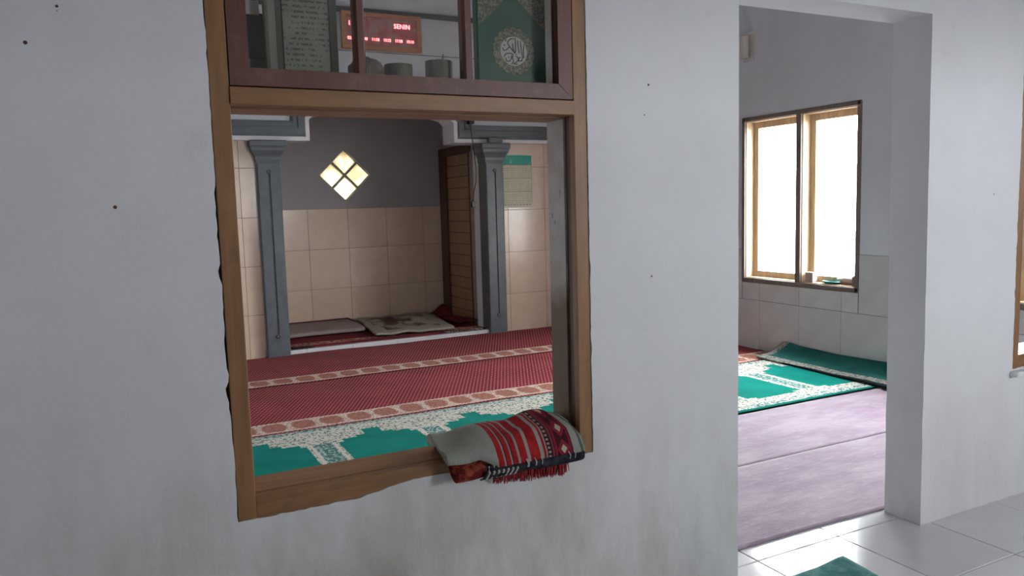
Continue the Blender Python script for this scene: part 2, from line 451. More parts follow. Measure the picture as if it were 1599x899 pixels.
# niche room (mihrab)
MX0, MX1, MY0, MY1, MZ = 1.14, 3.285, YB + 0.26, 6.335, 2.62
dc = (2.193, 1.630); dh = 0.272
dia = [(dc[0] - dh, dc[1]), (dc[0], dc[1] - dh), (dc[0] + dh, dc[1]), (dc[0], dc[1] + dh)]
wall_nb = struct('wall_niche_back', slab(rect(MX0 - .12, MX1 + .12, 0, MZ), [dia], XZ, MY1, MY1 + 0.13), M['niche'], 'grey back wall of the niche with a diamond window')
wall_nl = struct('wall_niche_left', B(MX0 - 0.12, MX0, MY0, MY1, 0, MZ), M['niche'], 'grey left side wall of the niche')
struct('wall_niche_right', B(MX1, MX1 + 0.12, MY0, MY1, 0, MZ), M['niche'], 'right side wall of the niche with a narrow door')
struct('ceiling_niche', B(MX0 - .12, MX1 + .12, MY0, MY1 + .13, MZ, MZ + 0.05), M['ceiling'], 'low ceiling of the niche')
step = struct('floor_niche', B(openL + 0.002, openR - 0.002, YB - 0.02, MY0, 0, 0.042), M['grout'], 'raised niche floor edged with white tiles')
struct('floor_niche_inner', B(MX0, MX1, MY0, MY1, 0, 0.042), M['grout'], 'raised floor inside the niche')
xs = [openL + 0.003, 1.42, 1.835, 2.25, 2.665, 3.08, openR - 0.003]
for a, b in zip(xs, xs[1:]):
    bm = bmesh.new()
    prism(bm, [(YB - 0.033, 0.002), (YB - 0.033, 0.044), (YB - 0.030, 0.050), (YB + 0.24, 0.050), (YB + 0.24, 0.043), (YB - 0.021, 0.043), (YB - 0.021, 0.002)],
          lambda u, v, d: (d, u, v), a + 0.0015, b - 0.0015)
    obj('tile', bm, M['tile_floor'], step)

# ------------------------------------------------------------------ tiles
def tile_grid(parent, us, vs, fn_origin, axis, mt, clip=None, gap=0.0013, th=0.0075):
    """us, vs: joint positions; axis 'y' tile plate lies in x-z facing -y, 'x' lies in y-z facing -x, 'X' faces +x, 'z' lies flat"""
    cache = {}
    pw = wloc(parent)
    if axis != 'z' and len(vs) > 1:
        q = [fn_origin(u, v) for u in (us[0], us[-1]) for v in (vs[0], vs[-1])]
        lo3 = [min(p[i] for p in q) for i in range(3)]; hi3 = [max(p[i] for p in q) for i in range(3)]
        if axis == 'y': lo3[1] -= 0.0045
        if axis == 'x': lo3[0] -= 0.0045
        if axis == 'X': hi3[0] += 0.0045
        bmg = bmesh.new(); box(bmg, lo3[0], hi3[0], lo3[1], hi3[1], lo3[2], hi3[2]); obj('grout', bmg, M['tgrout'], parent)
    for a, b in zip(us, us[1:]):
        for c, d in zip(vs, vs[1:]):
            if clip and clip(a, b, c, d): continue
            w, h = round(b - a, 4), round(d - c, 4)
            if w < 0.02 or h < 0.02: continue
            if (w, h) not in cache:
                bm = bmesh.new(); x, y = w / 2 - gap, h / 2 - gap; e = 0.0018
                lo = [(-x, -y), (x, -y), (x, y), (-x, y)]; hi = [(-x + e, -y + e), (x - e, -y + e), (x - e, y - e), (-x + e, y - e)]
                f = {'y': lambda u, v, t: (u, -t, v), 'x': lambda u, v, t: (-t, u, v), 'X': lambda u, v, t: (t, u, v), 'z': lambda u, v, t: (u, v, t)}[axis]
                rings = [[bm.verts.new(f(u, v, t)) for u, v in L] for L, t in ((lo, 0.0005), (lo, th - e), (hi, th))]
                for r0, r1 in zip(rings, rings[1:]):
                    for i in range(4): bm.faces.new((r0[i], r0[(i + 1) % 4], r1[(i + 1) % 4], r1[i]))
                bm.faces.new(rings[2]); bm.faces.new(rings[0][::-1])
                bmesh.ops.recalc_face_normals(bm, faces=bm.faces)
                me = bpy.data.meshes.new('tile'); bm.to_mesh(me); bm.free(); me.materials.append(mt); cache[(w, h)] = me
            o = bpy.data.objects.new('tile', cache[(w, h)]); C.objects.link(o); o.parent = parent
            o.location = Vector(fn_origin((a + b) / 2, (c + d) / 2)) - pw
            j = 0.0007
            o.rotation_euler = (random.uniform(-j, j) * (axis != 'x'), random.uniform(-j, j), 0)
            k = random.uniform(-0.0006, 0.0006)
            o.location += Vector({'y': (0, k, 0), 'x': (k, 0, 0), 'X': (k, 0, 0), 'z': (0, 0, k)}[axis])
zs = [0.0, 0.383, 0.80, 1.217, 1.634, 1.864]
tile_grid(wall_b, [XL + .005, 0.111, 0.528, 0.945, 1.10], zs, lambda u, v: (u, YB, v), 'y', M['tile_beige'])
tile_grid(wall_b, [3.30, 3.456, 3.873, 4.29, XR - 0.01], zs, lambda u, v: (u, YB, v), 'y', M['tile_beige'])
tile_grid(wall_nb, [MX0, 1.352, 1.772, 2.194, 2.616, 3.04, MX1 - 0.002], [0.045, 0.437, 0.858, 1.28], lambda u, v: (u, MY1, v), 'y', M['tile_beige'])
tile_grid(wall_nl, [MY0, 5.50, 5.915, MY1 - .01], [0.045, 0.437, 0.858, 1.28], lambda u, v: (MX0, u, v), 'X', M['tile_beige'])
fr_ = lambda u, v: (XR, u, v)
tile_grid(wall_r, [WT + .005, 0.41, 0.825, 1.243, 1.66, 2.078, 2.472, 2.89, 3.31, 3.73, 4.15, 4.57, YB - 0.02], [0.0, 0.422], fr_, 'x', M['tile_pale'])
for us, top in (([WT + .005, VY0 - .004], 0.842), ([VY0, 0.825, 1.243, VY1], WZ0 - .004), ([VY1 + .004, WY0 - .004], 0.842), ([WY0, 2.078, 2.472, 2.89, WY1], WZ0 - .004), ([WY1 + .004, 3.31, 3.73, 4.15, 4.57, YB - .02], 0.842)):
    tile_grid(wall_r, us, [0.422, top], fr_, 'x', M['tile_pale'])

# ------------------------------------------------------------------ floors, ceilings, porch
fl = struct('floor', B(-1.6, 5.4, -3.7, YB, -0.12, -0.008), M['grout'], 'glossy white tiled floor of the porch and doorway')
fx = [-1.6 + 0.0] + [2.70 + 0.398 * k for k in range(-10, 7)] + [5.4]
fy = [-3.7, -3.55] + [-0.313 + 0.405 * k for k in range(-7, 1)] + [0.092, 0.497]
fy = sorted(set(round(v, 4) for v in fy))
tile_grid(fl, sorted(fx), fy, lambda u, v: (u, v, -0.008), 'z', M['tile_floor'],
          lambda a, b, c, d: c > 0 and (b < DX0 or a > DX1 + .02), gap=0.0016, th=0.008)
struct('ceiling', B(XL - .15, XR + .15, 0.0, YB + 0.26, ZC, ZC + 0.08), M['ceiling'], 'plain ceiling of the prayer room')
struct('wall_front_upper', B(XL - .15, XR + .15, 0.05, WT, 2.9, ZC), M['wall_in'], 'upper part of the front wall inside the room')
struct('ceiling_porch', B(-1.6, 5.4, -3.7, -0.0005, 2.9, 2.98), M['ceiling'], 'ceiling of the porch')
struct('wall_porch_left', B(-1.72, -1.6, -3.7, 0.1, 0, 2.98), M['wall'], 'closed left end of the porch')
PO = [rect(2.60, 3.34, 1.30, 1.93)]  # unseen opening, its size set by the light wanted on the front wall
struct('wall_porch_front', slab([(-1.72, -.1), (5.4, -.1), (5.4, 2.98), (-1.72, 2.98)], PO, XZ, -3.82, -3.7), M['wall'], 'outer porch wall with a small unseen opening sized for the light')
struct('wall_porch_right', slab([(-3.82, -.1), (0.1, -.1), (0.1, 2.98), (-3.82, 2.98)], [rect(-2.07, -1.73, 1.38, 1.72)], YZ, 5.4, 5.52), M['wall'], 'right end wall of the porch, its small unseen opening sized for the light')  # hole shaped only for how much daylight reaches the front wall
struct('ground', B(-30, 30, -30, 30, -0.4, -0.3), M['ground'], 'pale ground outside the building')
portal((2.97, -3.76, 1.615), (pi / 2, 0, 0), 0.74, 0.63)
portal((5.46, -1.9, 1.55), (0, pi / 2, 0), 0.34, 0.34)
for a_, b_ in ((WY0, WY1), (VY0, VY1)): portal((XR + 0.14, (a_ + b_) / 2, (WZ0 + WZ1) / 2), (0, pi / 2, 0), WZ1 - WZ0, b_ - a_)

# ------------------------------------------------------------------ facade windows
def facade_window(name, x0, x1, label, worn_right=True):
    r = tag(empty(name, (x0, 0, 0.54)), label, None, None, 'structure')
    jw = 0.042; z0, z1 = 0.536, 1.966
    xa, xb = x0 - 0.004, x1 + 0.004
    # left jamb
    bm = B(x0 + 0.001, x0 + jw, 0.003, 0.05, z0, z1, bev=0.002); box(bm, xa, x0 + jw - 0.006, 0.05, 0.062, z0, z1); obj('jamb', bm, M['ochre'], r)
    obj('jamb_lining', B(xa, x0 + jw, 0.062, WT - 0.001, z0, z1), M['jamb_worn'] if not worn_right else M['ochre'], r)
    bm = B(x1 - jw, x1 - 0.001, 0.003, 0.028, z0, z1, bev=0.002); obj('jamb', bm, M['ochre'], r)
    obj('jamb_rebate', B(x1 - jw + 0.007, xb, 0.028, 0.062, z0, z1), M['dark_wood'], r)
    o = obj('jamb_lining', B(x1 - jw, xb, 0.062, WT - 0.001, z0, z1, bev=0.0015), M['jamb_worn'], r, origin=(x1 - jw, 0.06, 0.54))
    tag(o, 'weathered peeling inner jamb')
    # bottom rail
    bm = B(x0 + jw, x1 - jw, 0.0035, 0.028, z0, 0.593, bev=0.002); box(bm, x0 + jw, x1 - jw, 0.028, 0.038, z0, 0.583)
    box(bm, x0 + jw, x1 - jw, 0.038, WT - 0.001, z0, 0.5915, bev=0.0015)
    obj('bottom_rail', bm, M['ochre_h'], r)
    bm = B(x0 + jw, x1 - jw, -0.002, 0.05, 1.493, 1.532, bev=0.002); box(bm, x0 + jw, x1 - jw, 0.05, WT - 0.001, 1.489, 1.530, bev=0.0015)
    obj('transom', bm, M['ochre_h'], r)
    bm = B(x0 + jw, x1 - jw, -0.002, WT - 0.001, 1.926, z1, bev=0.002); obj('top_rail', bm, M['ochre_h'], r)
    # upper sash
    a, b = x0 + jw + 0.002, x1 - jw - 0.002; s0, s1 = 1.5345, 1.924; sw = 0.044
    bm = bmesh.new()
    for pts in ([(a, s0), (b, s0), (b - sw, s0 + sw * 0.93), (a + sw, s0 + sw * 0.93)], [(a, s1), (a + sw, s1 - sw), (b - sw, s1 - sw), (b, s1)],
                [(a, s0), (a + sw, s0 + sw * 0.93), (a + sw, s1 - sw), (a, s1)], [(b, s0), (b, s1), (b - sw, s1 - sw), (b - sw, s0 + sw * 0.93)]):
        c = (sum(p[0] for p in pts) / 4, sum(p[1] for p in pts) / 4)
        pts = [(p[0] + 0.0006 * (1 if c[0] > p[0] else -1), p[1] + 0.0006 * (1 if c[1] > p[1] else -1)) for p in pts]
        prism(bm, pts, XZ, 0.002, 0.036)
    sash = obj('sash', bm, M['sash'], r)
    wv = (b - a - 2 * sw - 2 * 0.026) / 3
    for k in (1, 2):
        xm = a + sw + wv * k + 0.026 * (k - 1) - (0.004 if k == 1 else 0)
        bm = bmesh.new()
        prism(bm, [(xm, 0.012), (xm + 0.006, 0.004), (xm + 0.020, 0.004), (xm + 0.026, 0.012), (xm + 0.026, 0.034), (xm, 0.034)], lambda u, v, d: (u, v, d), s0 + sw * 0.93 - .001, s1 - sw + .001)
        obj('mullion', bm, M['sash'], sash)
    for k in range(3):
        xp = a + sw + (wv + 0.026) * k
        obj('pane', B(xp + 0.002, xp + wv - 0.002 - (0.004 if k == 0 else 0), 0.019, 0.022, s0 + sw * 0.93 - .0005, s1 - sw + .0005), M['glass'], sash)
    return r
facade_window('window_1', 0.202, 1.177, 'ochre wooden window with open lower half and three glazed lights above')
facade_window('window_2', 3.185, 4.160, 'matching ochre wooden window right of the doorway')
# plaster ledge below the right window
struct('trim_6', B(3.165, 4.18, -0.035, -0.001, 0.512, 0.534, bev=0.006), M['white'], 'narrow pale ledge under the right-hand window')

# ------------------------------------------------------------------ right wall window
def side_window(wname, wlabel, WY0, WY1):
    w3 = tag(empty(wname, (XR, WY0, WZ0)), wlabel, None, None, 'structure')
    X0 = XR - 0.012
    ym = WY0 + 0.552
    for nm, b in (('jamb', (X0, XR + .14, WY0 - .003, WY0 + 0.028, WZ0, WZ1)), ('jamb', (X0, XR + .14, WY1 - 0.028, WY1 + .003, WZ0, WZ1)),
                  ('bottom_rail', (X0, XR + .14, WY0, WY1, WZ0 - .003, WZ0 + 0.032)), ('top_rail', (X0, XR + .14, WY0, WY1, WZ1 - 0.03, WZ1 + .003)),
                  ('mullion', (X0, XR + .14, ym - 0.024, ym + 0.024, WZ0 + 0.032, WZ1 - 0.03))):
        bm = B(*b, bev=0.002)
        o = obj(nm, bm, M['frame_out'], w3)
    for a, b in ((WY0 + 0.029, ym - 0.025), (ym + 0.025, WY1 - 0.029)):
        z0, z1 = WZ0 + 0.033, WZ1 - 0.031; s = 0.055; xs0, xs1 = XR + 0.085, XR + 0.12
        bm = bmesh.new()
        box(bm, xs0, xs1, a, b, z0, z0 + s, 0.002); box(bm, xs0, xs1, a, b, z1 - s, z1, 0.002)
        box(bm, xs0, xs1, a, a + s, z0 + s, z1 - s, 0.002); box(bm, xs0, xs1, b - s, b, z0 + s, z1 - s, 0.002)
        sash = obj('sash', bm, M['light_wood'], w3)
        obj('pane', B(XR + 0.10, XR + 0.103, a + s - .002, b - s + .002, z0 + s - .002, z1 - s + .002), M['glass'], sash)
        # lining of varnished wood along the reveal
        bm = bmesh.new()
        box(bm, XR + 0.004, xs0, b - 0.006, b, z0, z1); box(bm, XR + 0.004, xs0, a, a + 0.006, z0, z1); box(bm, XR + 0.004, xs0, a + .006, b - .006, z1 - 0.006, z1); box(bm, XR + 0.004, xs0, a + .006, b - .006, z0, z0 + 0.006)
        obj('reveal_lining', bm, M['light_wood'], w3)

side_window('window_3', 'bright two-light window with brown frame in the right wall', WY0, WY1)
side_window('added_window', 'added unseen two-light window in the right wall, lighting the purple carpet', VY0, VY1)  # added out of view to brighten the carpet behind the doorway

# diamond window
w4 = tag(empty('window_4', (dc[0], MY1, dc[1])), 'small diamond window of four frosted panes in the niche', None, None, 'structure')
def dpt(s, t): return (dc[0] + (s - t) * dh / 2, dc[1] + (s + t) * dh / 2)     # s,t in -1..1 along the diamond sides
def dq(bm, s0, s1, t0, t1, d0, d1): prism(bm, [dpt(s0, t0), dpt(s1, t0), dpt(s1, t1), dpt(s0, t1)], XZ, d0, d1)
M['munt'] = plain('grey_green_putty', (0.27, 0.29, 0.25), 0.6)
bm = bmesh.new(); e = 0.035
for q in ((-1.02, 1.02, -1.02, -1 + e), (-1.02, 1.02, 1 - e, 1.02), (-1.02, -1 + e, -1 + e, 1 - e), (1 - e, 1.02, -1 + e, 1 - e)): dq(bm, *q, MY1 + 0.03, MY1 + 0.07)
obj('frame', bm, M['munt'], w4)
bm = bmesh.new(); dq(bm, -0.06, 0.06, -1 + e, 1 - e, MY1 + 0.02, MY1 + 0.06); dq(bm, -1 + e, -0.06, -0.06, 0.06, MY1 + 0.02, MY1 + 0.06); dq(bm, 0.06, 1 - e, -0.06, 0.06, MY1 + 0.02, MY1 + 0.06)
obj('glazing_bar', bm, M['munt'], w4)
for s in ((-1 + e, -0.06), (0.06, 1 - e)):
    for t in ((-1 + e, -0.06), (0.06, 1 - e)):
        bm = bmesh.new(); dq(bm, *s, *t, MY1 + 0.045, MY1 + 0.050); obj('pane', bm, M['frost'], w4)
portal((dc[0], MY1 + 0.125, dc[1]), (pi / 2, 0, pi), 0.38, 0.38)

# ------------------------------------------------------------------ pilasters
def pilaster(name, x0, x1, label):
    yf, yb = YB - 0.075, YB + (0.10)
    cx = (x0 + x1) / 2; g = 0.009
    sh = [(x0, yb), (x0, yf + 0.008), (x0 + 0.008, yf), (cx - g, yf), (cx - g * 0.5, yf + 0.012), (cx + g * 0.5, yf + 0.012), (cx + g, yf), (x1 - 0.008, yf), (x1, yf + 0.008), (x1, yb)]
    so = [(x0, yb), (x0, yf + 0.008), (x0 + 0.008, yf), (x1 - 0.008, yf), (x1, yf + 0.008), (x1, yb)]
    F3 = lambda u, v, d: (u, v, d)
    bm = bmesh.new(); prism(bm, sh, F3, 0.20, 1.595); prism(bm, so, F3, 0.0, 0.20); prism(bm, so, F3, 1.595, 1.69)
    r = struct(name, bm, M['pilaster'], label, origin=(cx, yf, 0))
    bm = bmesh.new()
    prof = [(0.0, 1.67), (0.010, 1.70), (0.012, 1.725), (0.022, 1.745), (0.042, 1.775), (0.048, 1.80), (0.056, 1.815), (0.056, 1.850), (0.050, 1.860)]
    prev = None
    for o, z in prof:
        ring = [bm.verts.new(p) for p in ((x0 - o, yb, z), (x0 - o, yf - o, z), (x1 + o, yf - o, z), (x1 + o, yb, z))]
        if prev:
            for i in range(4): bm.faces.new((prev[i], prev[(i + 1) % 4], ring[(i + 1) % 4], ring[i]))
        else: bm.faces.new(ring[::-1])
        prev = ring
    bm.faces.new(prev)
    obj('capital', bm, M['pilaster'], r)
    for z in (0.195, 1.60):
        bm = bmesh.new(); lathe(bm, [(0.020, 0), (0.020, -0.008), (0.014, -0.012), (0.010, -0.006)], cx, yf, 16, True, 'y', z); obj('flute_end', bm, M['slate'], r)
    return r
pilaster('pillar', 1.082, 1.272, 'blue grey fluted pilaster left of the niche')
pilaster('pillar', 3.198, 3.386, 'blue grey fluted pilaster right of the niche')

# ------------------------------------------------------------------ niche side door
dr = tag(empty('door_1', (MX1, 6.0, 0.05)), 'narrow plank door in a dark brown frame on the niche side wall', None, None, 'structure')
X = MX1
bm = B(X - 0.035, X, 6.13, 6.325, 0.045, 1.82, bev=0.002); box(bm, X - 0.035, X, 5.47, 6.325, 1.82, 1.90, 0.002); box(bm, X - 0.02, X, 5.53, 5.56, 0.045, 1.82, 0.002)
obj('door_frame', bm, M['dark_wood'], dr)
obj('door_leaf', B(X - 0.008, X, 5.56, 6.13, 0.045, 1.82), M['dark_wood'], dr)
z = 0.05
pm = M['door_wood']
while z < 1.80:
    h = min(0.113, 1.82 - z)
    obj('plank', B(X - 0.017, X - 0.008, 5.565, 6.125, z, z + h - 0.005, bev=0.0015), pm, dr)
    z += 0.118
struct('trim_7', B(X - 0.02, X, 5.30, 5.52, 0.045, 1.9), plain('beige_plaster', (0.30, 0.25, 0.22)), 'pale plaster strip beside the niche door')

# ------------------------------------------------------------------ carpets
def grid(x0, x1, y0, y1, nx, ny, fz, th=0.007, fx=None):
    bm = bmesh.new(); V = []
    for s in (1, 0):
        rows = []
        for i in range(nx + 1):
            row = []
            for j in range(ny + 1):
                x = x0 + (x1 - x0) * i / nx; y = y0 + (y1 - y0) * j / ny
                X_, Y_ = (fx(x, y) if fx else (x, y))
                row.append(bm.verts.new((X_, Y_, fz(x, y) + (0 if s else -th))))
            rows.append(row)
        V.append(rows)
    T, U = V
    for i in range(nx):
        for j in range(ny):
            bm.faces.new((T[i][j], T[i + 1][j], T[i + 1][j + 1], T[i][j + 1]))
            bm.faces.new((U[i][j], U[i][j + 1], U[i + 1][j + 1], U[i + 1][j]))
    for i in range(nx):
        bm.faces.new((T[i][0], U[i][0], U[i + 1][0], T[i + 1][0])); bm.faces.new((T[i][ny], T[i + 1][ny], U[i + 1][ny], U[i][ny]))
    for j in range(ny):
        bm.faces.new((T[0][j], T[0][j + 1], U[0][j + 1], U[0][j])); bm.faces.new((T[nx][j], U[nx][j], U[nx][j + 1], T[nx][j + 1]))
    return bm
N = lambda x, y, s=0: mnoise.noise(Vector((x, y, s)))
def rip(base, amp=0.003): return lambda x, y: base + amp * (0.6 + N(x * 1.3 + y * 0.7, y * 1.6, 2)) + amp * 0.6 * abs(N(x * 3 + y * 2, y * 0.8, 5))
o = obj('carpet', grid(XL + .01, 4.66, 3.81, YB - 0.036, 90, 30, rip(0.010, 0.006)), M['red2'], origin=(XL + .01, 3.81, 0), smooth=True)
tag(o, 'red dotted carpet strip running along the far wall and niche', 'carpet', 'red dotted carpet strips')
o = obj('carpet', grid(XL + .01, 4.66, 2.545, 3.808, 90, 30, rip(0.011, 0.006)), M['red'], origin=(XL + .01, 2.545, 0), smooth=True)
tag(o, 'red dotted carpet strip next to the green niche carpet', 'carpet', 'red dotted carpet strips')
M['green'] = green_carpet('green_niche_carpet', 0.61 * 3 - 0.89 + (XL + .01))
o = obj('carpet', grid(XL + .01, 4.395, 1.515, 2.541, 90, 24, rip(0.019, 0.003), fx=lambda x, y: (x + 0.04 * (y - 2.0) * (x > 4.2), y)), M['green'], origin=(XL + .01, 1.515, 0), smooth=True)
tag(o, 'long green prayer carpet with a row of pale lace-edged niches', 'carpet')
def pz(x, y): return 0.009 + 0.003 * N(x * 2, y * 2, 8) + 0.006 * math.exp(-((y - 1.30 - (x - 3.6) * 0.25) / 0.02) ** 2) * (x > 3.0)
def pfx(x, y): return (x, y + (0.012 * sin((x - 1.7) * 3.6) - 0.004 + 0.006 * N(x * 5, 0, 4)) * max(0, 1 - (y - 0.178) / 0.2))
o = obj('carpet', grid(XL + .01, 4.655, 0.178, 0.833, 110, 30, pz, 0.008, pfx), M['purple'], origin=(0, 0, 0), smooth=True)
tag(o, 'faded purple carpet strip right behind the doorway threshold', 'carpet', 'purple carpet strips')
o = obj('carpet', grid(XL + .01, 4.655, 0.842, 1.505, 110, 30, pz, 0.008), M['purple'], origin=(0, 0, 0), smooth=True)
tag(o, 'faded purple carpet strip bordering the green niche carpet', 'carpet', 'purple carpet strips')
# second green carpet bunched against the right wall
def bz(x, y):
    t = (x - 4.34) / 0.31
    return 0.038 + 0.020 * sin(min(1, t * 1.2) * pi / 2) + max(0, t - 0.45) ** 1.5 * (0.13 + 0.05 * N(y * 2.2, 0, 9)) + 0.014 * math.exp(-((y - 2.45 - (x - 4.4) * .5) / 0.10) ** 2) * t + 0.006 * N(x * 6, y * 4, 1)
def bfx(x, y): return (x + 0.05 * (y - 2.05) * max(0, 1 - (x - 4.34) / 0.31) + 0.006 * N(y * 4, 1, 0), y)
mt = Mat('dark_teal_carpet', 0.95, 0.1)
k = mt.mix((0.012, 0.085, 0.085), (0.02, 0.12, 0.11), mt.noise(6, 4).ramp(0.3, 0.7))
lc = mt.mix((0.32, 0.30, 0.27), (0.05, 0.10, 0.10), mt.noise(60, 3).ramp(0.5, 0.6))
k = mt.mix(k, lc, mt.x.lt(0.085)); k = mt.mix(k, lc, mt.y.gt(1.42 - 0.25)); k = mt.mix(k, (0.012, 0.02, 0.022), mt.x.lt(0.012))
mt.base(k).bump(mt.noise(220, 2), 0.4, 0.003)
o = obj('carpet', grid(4.34, 4.648, 1.38, 2.62, 26, 70, bz, 0.012, bfx), mt.m, origin=(4.34, 1.38, 0), smooth=True)
tag(o, 'dark teal carpet bunched up against the right wall under the window', 'carpet')
# mat in front of the doorway
mt = Mat('teal_mat', 0.95, 0.1)
mt.base(mt.mix((0.05, 0.18, 0.18), (0.17, 0.32, 0.31), mt.noise(18, 5).ramp(0.3, 0.7))).bump(mt.noise(160, 3), 0.6, 0.004)
def mz(x, y): return 0.016 + 0.014 * max(0, 1 - math.hypot(x - 2.12, y + 0.08) / 0.12) + 0.004 * N(x * 9, y * 9, 3)
o = obj('door_mat', grid(1.50, 2.135, -0.50, -0.068, 40, 30, mz, 0.008, lambda x, y: (x + 0.01 * N(y * 8, 0, 1), y + 0.008 * N(x * 8, 3, 1))), mt.m, origin=(1.8, -0.27, 0), smooth=True)
tag(o, 'faded teal door mat on the white tiles before the doorway', 'mat')

# ---- things on the niche floor
mt = Mat('dark_red_rug', 0.95, 0.1)
k = mt.mix((0.10, 0.012, 0.017), (0.145, 0.021, 0.026), mt.noise(7, 4).ramp(0.3, 0.7))
pat = mt.mix((0.36, 0.20, 0.15), (0.17, 0.03, 0.03), mt.noise(38, 4).ramp(0.45, 0.55))
k = mt.mix(k, pat, inside(mt.y, 0.07, 0.19)); k = mt.mix(k, (0.25, 0.13, 0.10), inside(mt.y, 0.06, 0.07).max(inside(mt.y, 0.19, 0.2)))
mt.base(k).bump(mt.noise(200, 3), 0.4, 0.003); M['rugred'] = mt.m
def rz(x, y): return 0.062 + 0.002 * N(x * 3, y * 3, 7)
rug = obj('rug', grid(1.30, 3.19, YB + 0.015, 6.30, 70, 40, rz, 0.01, lambda x, y: (x, y + 0.02 * sin(x * 3) * 0 + 0.03 * max(0, 1.45 - x) / .15 * (y < 5.3) * 0.5)), mt.m, origin=(1.3, YB + 0.015, 0), smooth=True)
tag(rug, 'dark red bordered rug covering the raised niche floor', 'rug')
def r2(x, y):
    return 0.078 + 0.11 * math.exp(-((x - 3.19) / 0.09) ** 2 - ((y - 6.20) / 0.11) ** 2) + 0.04 * math.exp(-((x - 3.16) / 0.12) ** 2 - ((y - 5.40) / 0.35) ** 2) + 0.012 * abs(N(x * 7, y * 7, 2))
o = obj('rug', grid(3.03, 3.235, 5.36, 6.30, 24, 60, r2, 0.008, lambda x, y: (x + 0.012 * N(y * 6, 0, 3), y)), M['rugred'], origin=(2.99, 4.6, 0), smooth=True)
tag(o, 'small dark red rug bunched up beside the niche door', 'rug')
for (xa, xb, n) in ((1.30, 1.50, 16), (2.75, 3.16, 34)):
    bm = bmesh.new()
    for i in range(n):
        x = xa + (xb - xa) * i / n + random.uniform(-.004, .004); a = random.uniform(-.02, .02)
        tube(bm, [(x, YB + 0.02, 0.062), (x + a * 0.5, YB + 0.005, 0.066), (x + a, YB - 0.018, 0.056)], [0.004, 0.005, 0.003], 5)
    obj('fringe', bm, M['black'] if xa < 2 else plain('grey_fringe', (0.25, 0.24, 0.24), 0.9, 0.9, 60), rug)
mt = plain('grey_pink_felt', (0.26, 0.205, 0.195), 0.95, 0.1, 12)
def fz(x, y): return 0.115 + 0.008 * N(x * 3, y * 3, 4) - 0.012 * max(0, 1 - (y - 5.56) / 0.09) ** 2
mat_ = obj('prayer_mat', grid(1.33, 2.12, 5.56, 6.22, 40, 30, fz, 0.028, lambda x, y: (x - (6.22 - y) * 0.02, y)), mt, origin=(1.33, 5.56, 0.07), smooth=True)
tag(mat_, 'plain grey folded prayer mat at the left of the niche floor', 'mat')
bm = bmesh.new(); tube(bm, [(1.33, 6.225, 0.118), (1.8, 6.225, 0.120), (2.11, 6.225, 0.122), (2.122, 6.0, 0.118), (2.117, 5.75, 0.115), (2.112, 5.57, 0.085)], 0.008, 6)
obj('binding', bm, plain('maroon_binding', (0.07, 0.015, 0.02)), mat_)
mt = Mat('cream_fur', 0.95, 0.1)
n = mt.noise(4.5, 5, 0.65)
inner = inside(mt.x, 0.10, 0.66) * inside(mt.y, 0.16, 1.0)
k = mt.mix((0.30, 0.26, 0.215), (0.085, 0.045, 0.035), n.ramp(0.43, 0.56) * inner)
mt.base(k).bump(mt.noise(60, 5, 0.7), 0.8, 0.01)
def cz(x, y): return 0.101 + 0.018 * (N(x * 6, y * 5, 1) + 0.3) + 0.035 * math.exp(-((x - 2.75) / 0.2) ** 2 - ((y - 5.9) / 0.25) ** 2) - 0.006 * max(0, 1 - (y - 5.12) / 0.08)
o = obj('prayer_mat', grid(2.14, 2.93, 5.12, 6.26, 50, 60, cz, 0.02, lambda x, y: (x + (y - 5.6) * 0.12, y)), mt.m, origin=(2.14, 5.12, 0.07), smooth=True)
tag(o, 'cream shaggy mat with a brown pattern in the centre of the niche', 'mat')

# ------------------------------------------------------------------ wall calendar
cal = empty('wall_calendar', (3.565, YB - 0.01, 1.23)); tag(cal, 'green headed paper wall calendar on the beige tiles', 'calendar')
M['paper'] = plain('calendar_paper', (0.56, 0.53, 0.40), 0.7, 0.06)
yb_ = YB - 0.0085
obj('sheet', B(3.398, 3.740, yb_ - 0.003, yb_, 1.237, 1.762), M['paper'], cal)
mt = Mat('calendar_header', 0.6); k = mt.mix((0.02, 0.27, 0.20), (0.35, 0.42, 0.36), mt.noise(16, 4).ramp(0.58, 0.66)); mt.base(k)
obj('header', B(3.408, 3.730, yb_ - 0.0045, yb_ - 0.003, 1.660, 1.750), mt.m, cal)
M['ink'] = plain('dark_ink', (0.10, 0.09, 0.08), 0.7, 0.1)
M['greyink'] = plain('grey_ink', (0.30, 0.29, 0.25), 0.7, 0.3, 60)
bm = bmesh.new()
for z in (1.655, 1.525, 1.395): box(bm, 3.408, 3.730, yb_ - 0.0042, yb_ - 0.003, z, z + 0.0035)
for x in (3.408, 3.728): box(bm, x, x + 0.002, yb_ - 0.0042, yb_ - 0.003, 1.29, 1.655)
obj('rule', bm, M['ink'], cal)
bm = bmesh.new()
for r in range(3):
    for c in range(4):
        for i in range(5):
            for j in range(6):
                if random.random() < 0.9:
                    x = 3.418 + c * 0.079 + j * 0.011; z = 1.535 - r * 0.130 + i * 0.019 + 0.008
                    box(bm, x, x + 0.005, yb_ - 0.0038, yb_ - 0.003, z, z + 0.007)
for i in range(9): box(bm, 3.42 + i * 0.034, 3.44 + i * 0.034, yb_ - 0.0038, yb_ - 0.003, 1.262, 1.272)
tag(obj('print', bm, M['greyink'], cal), kind='stuff')

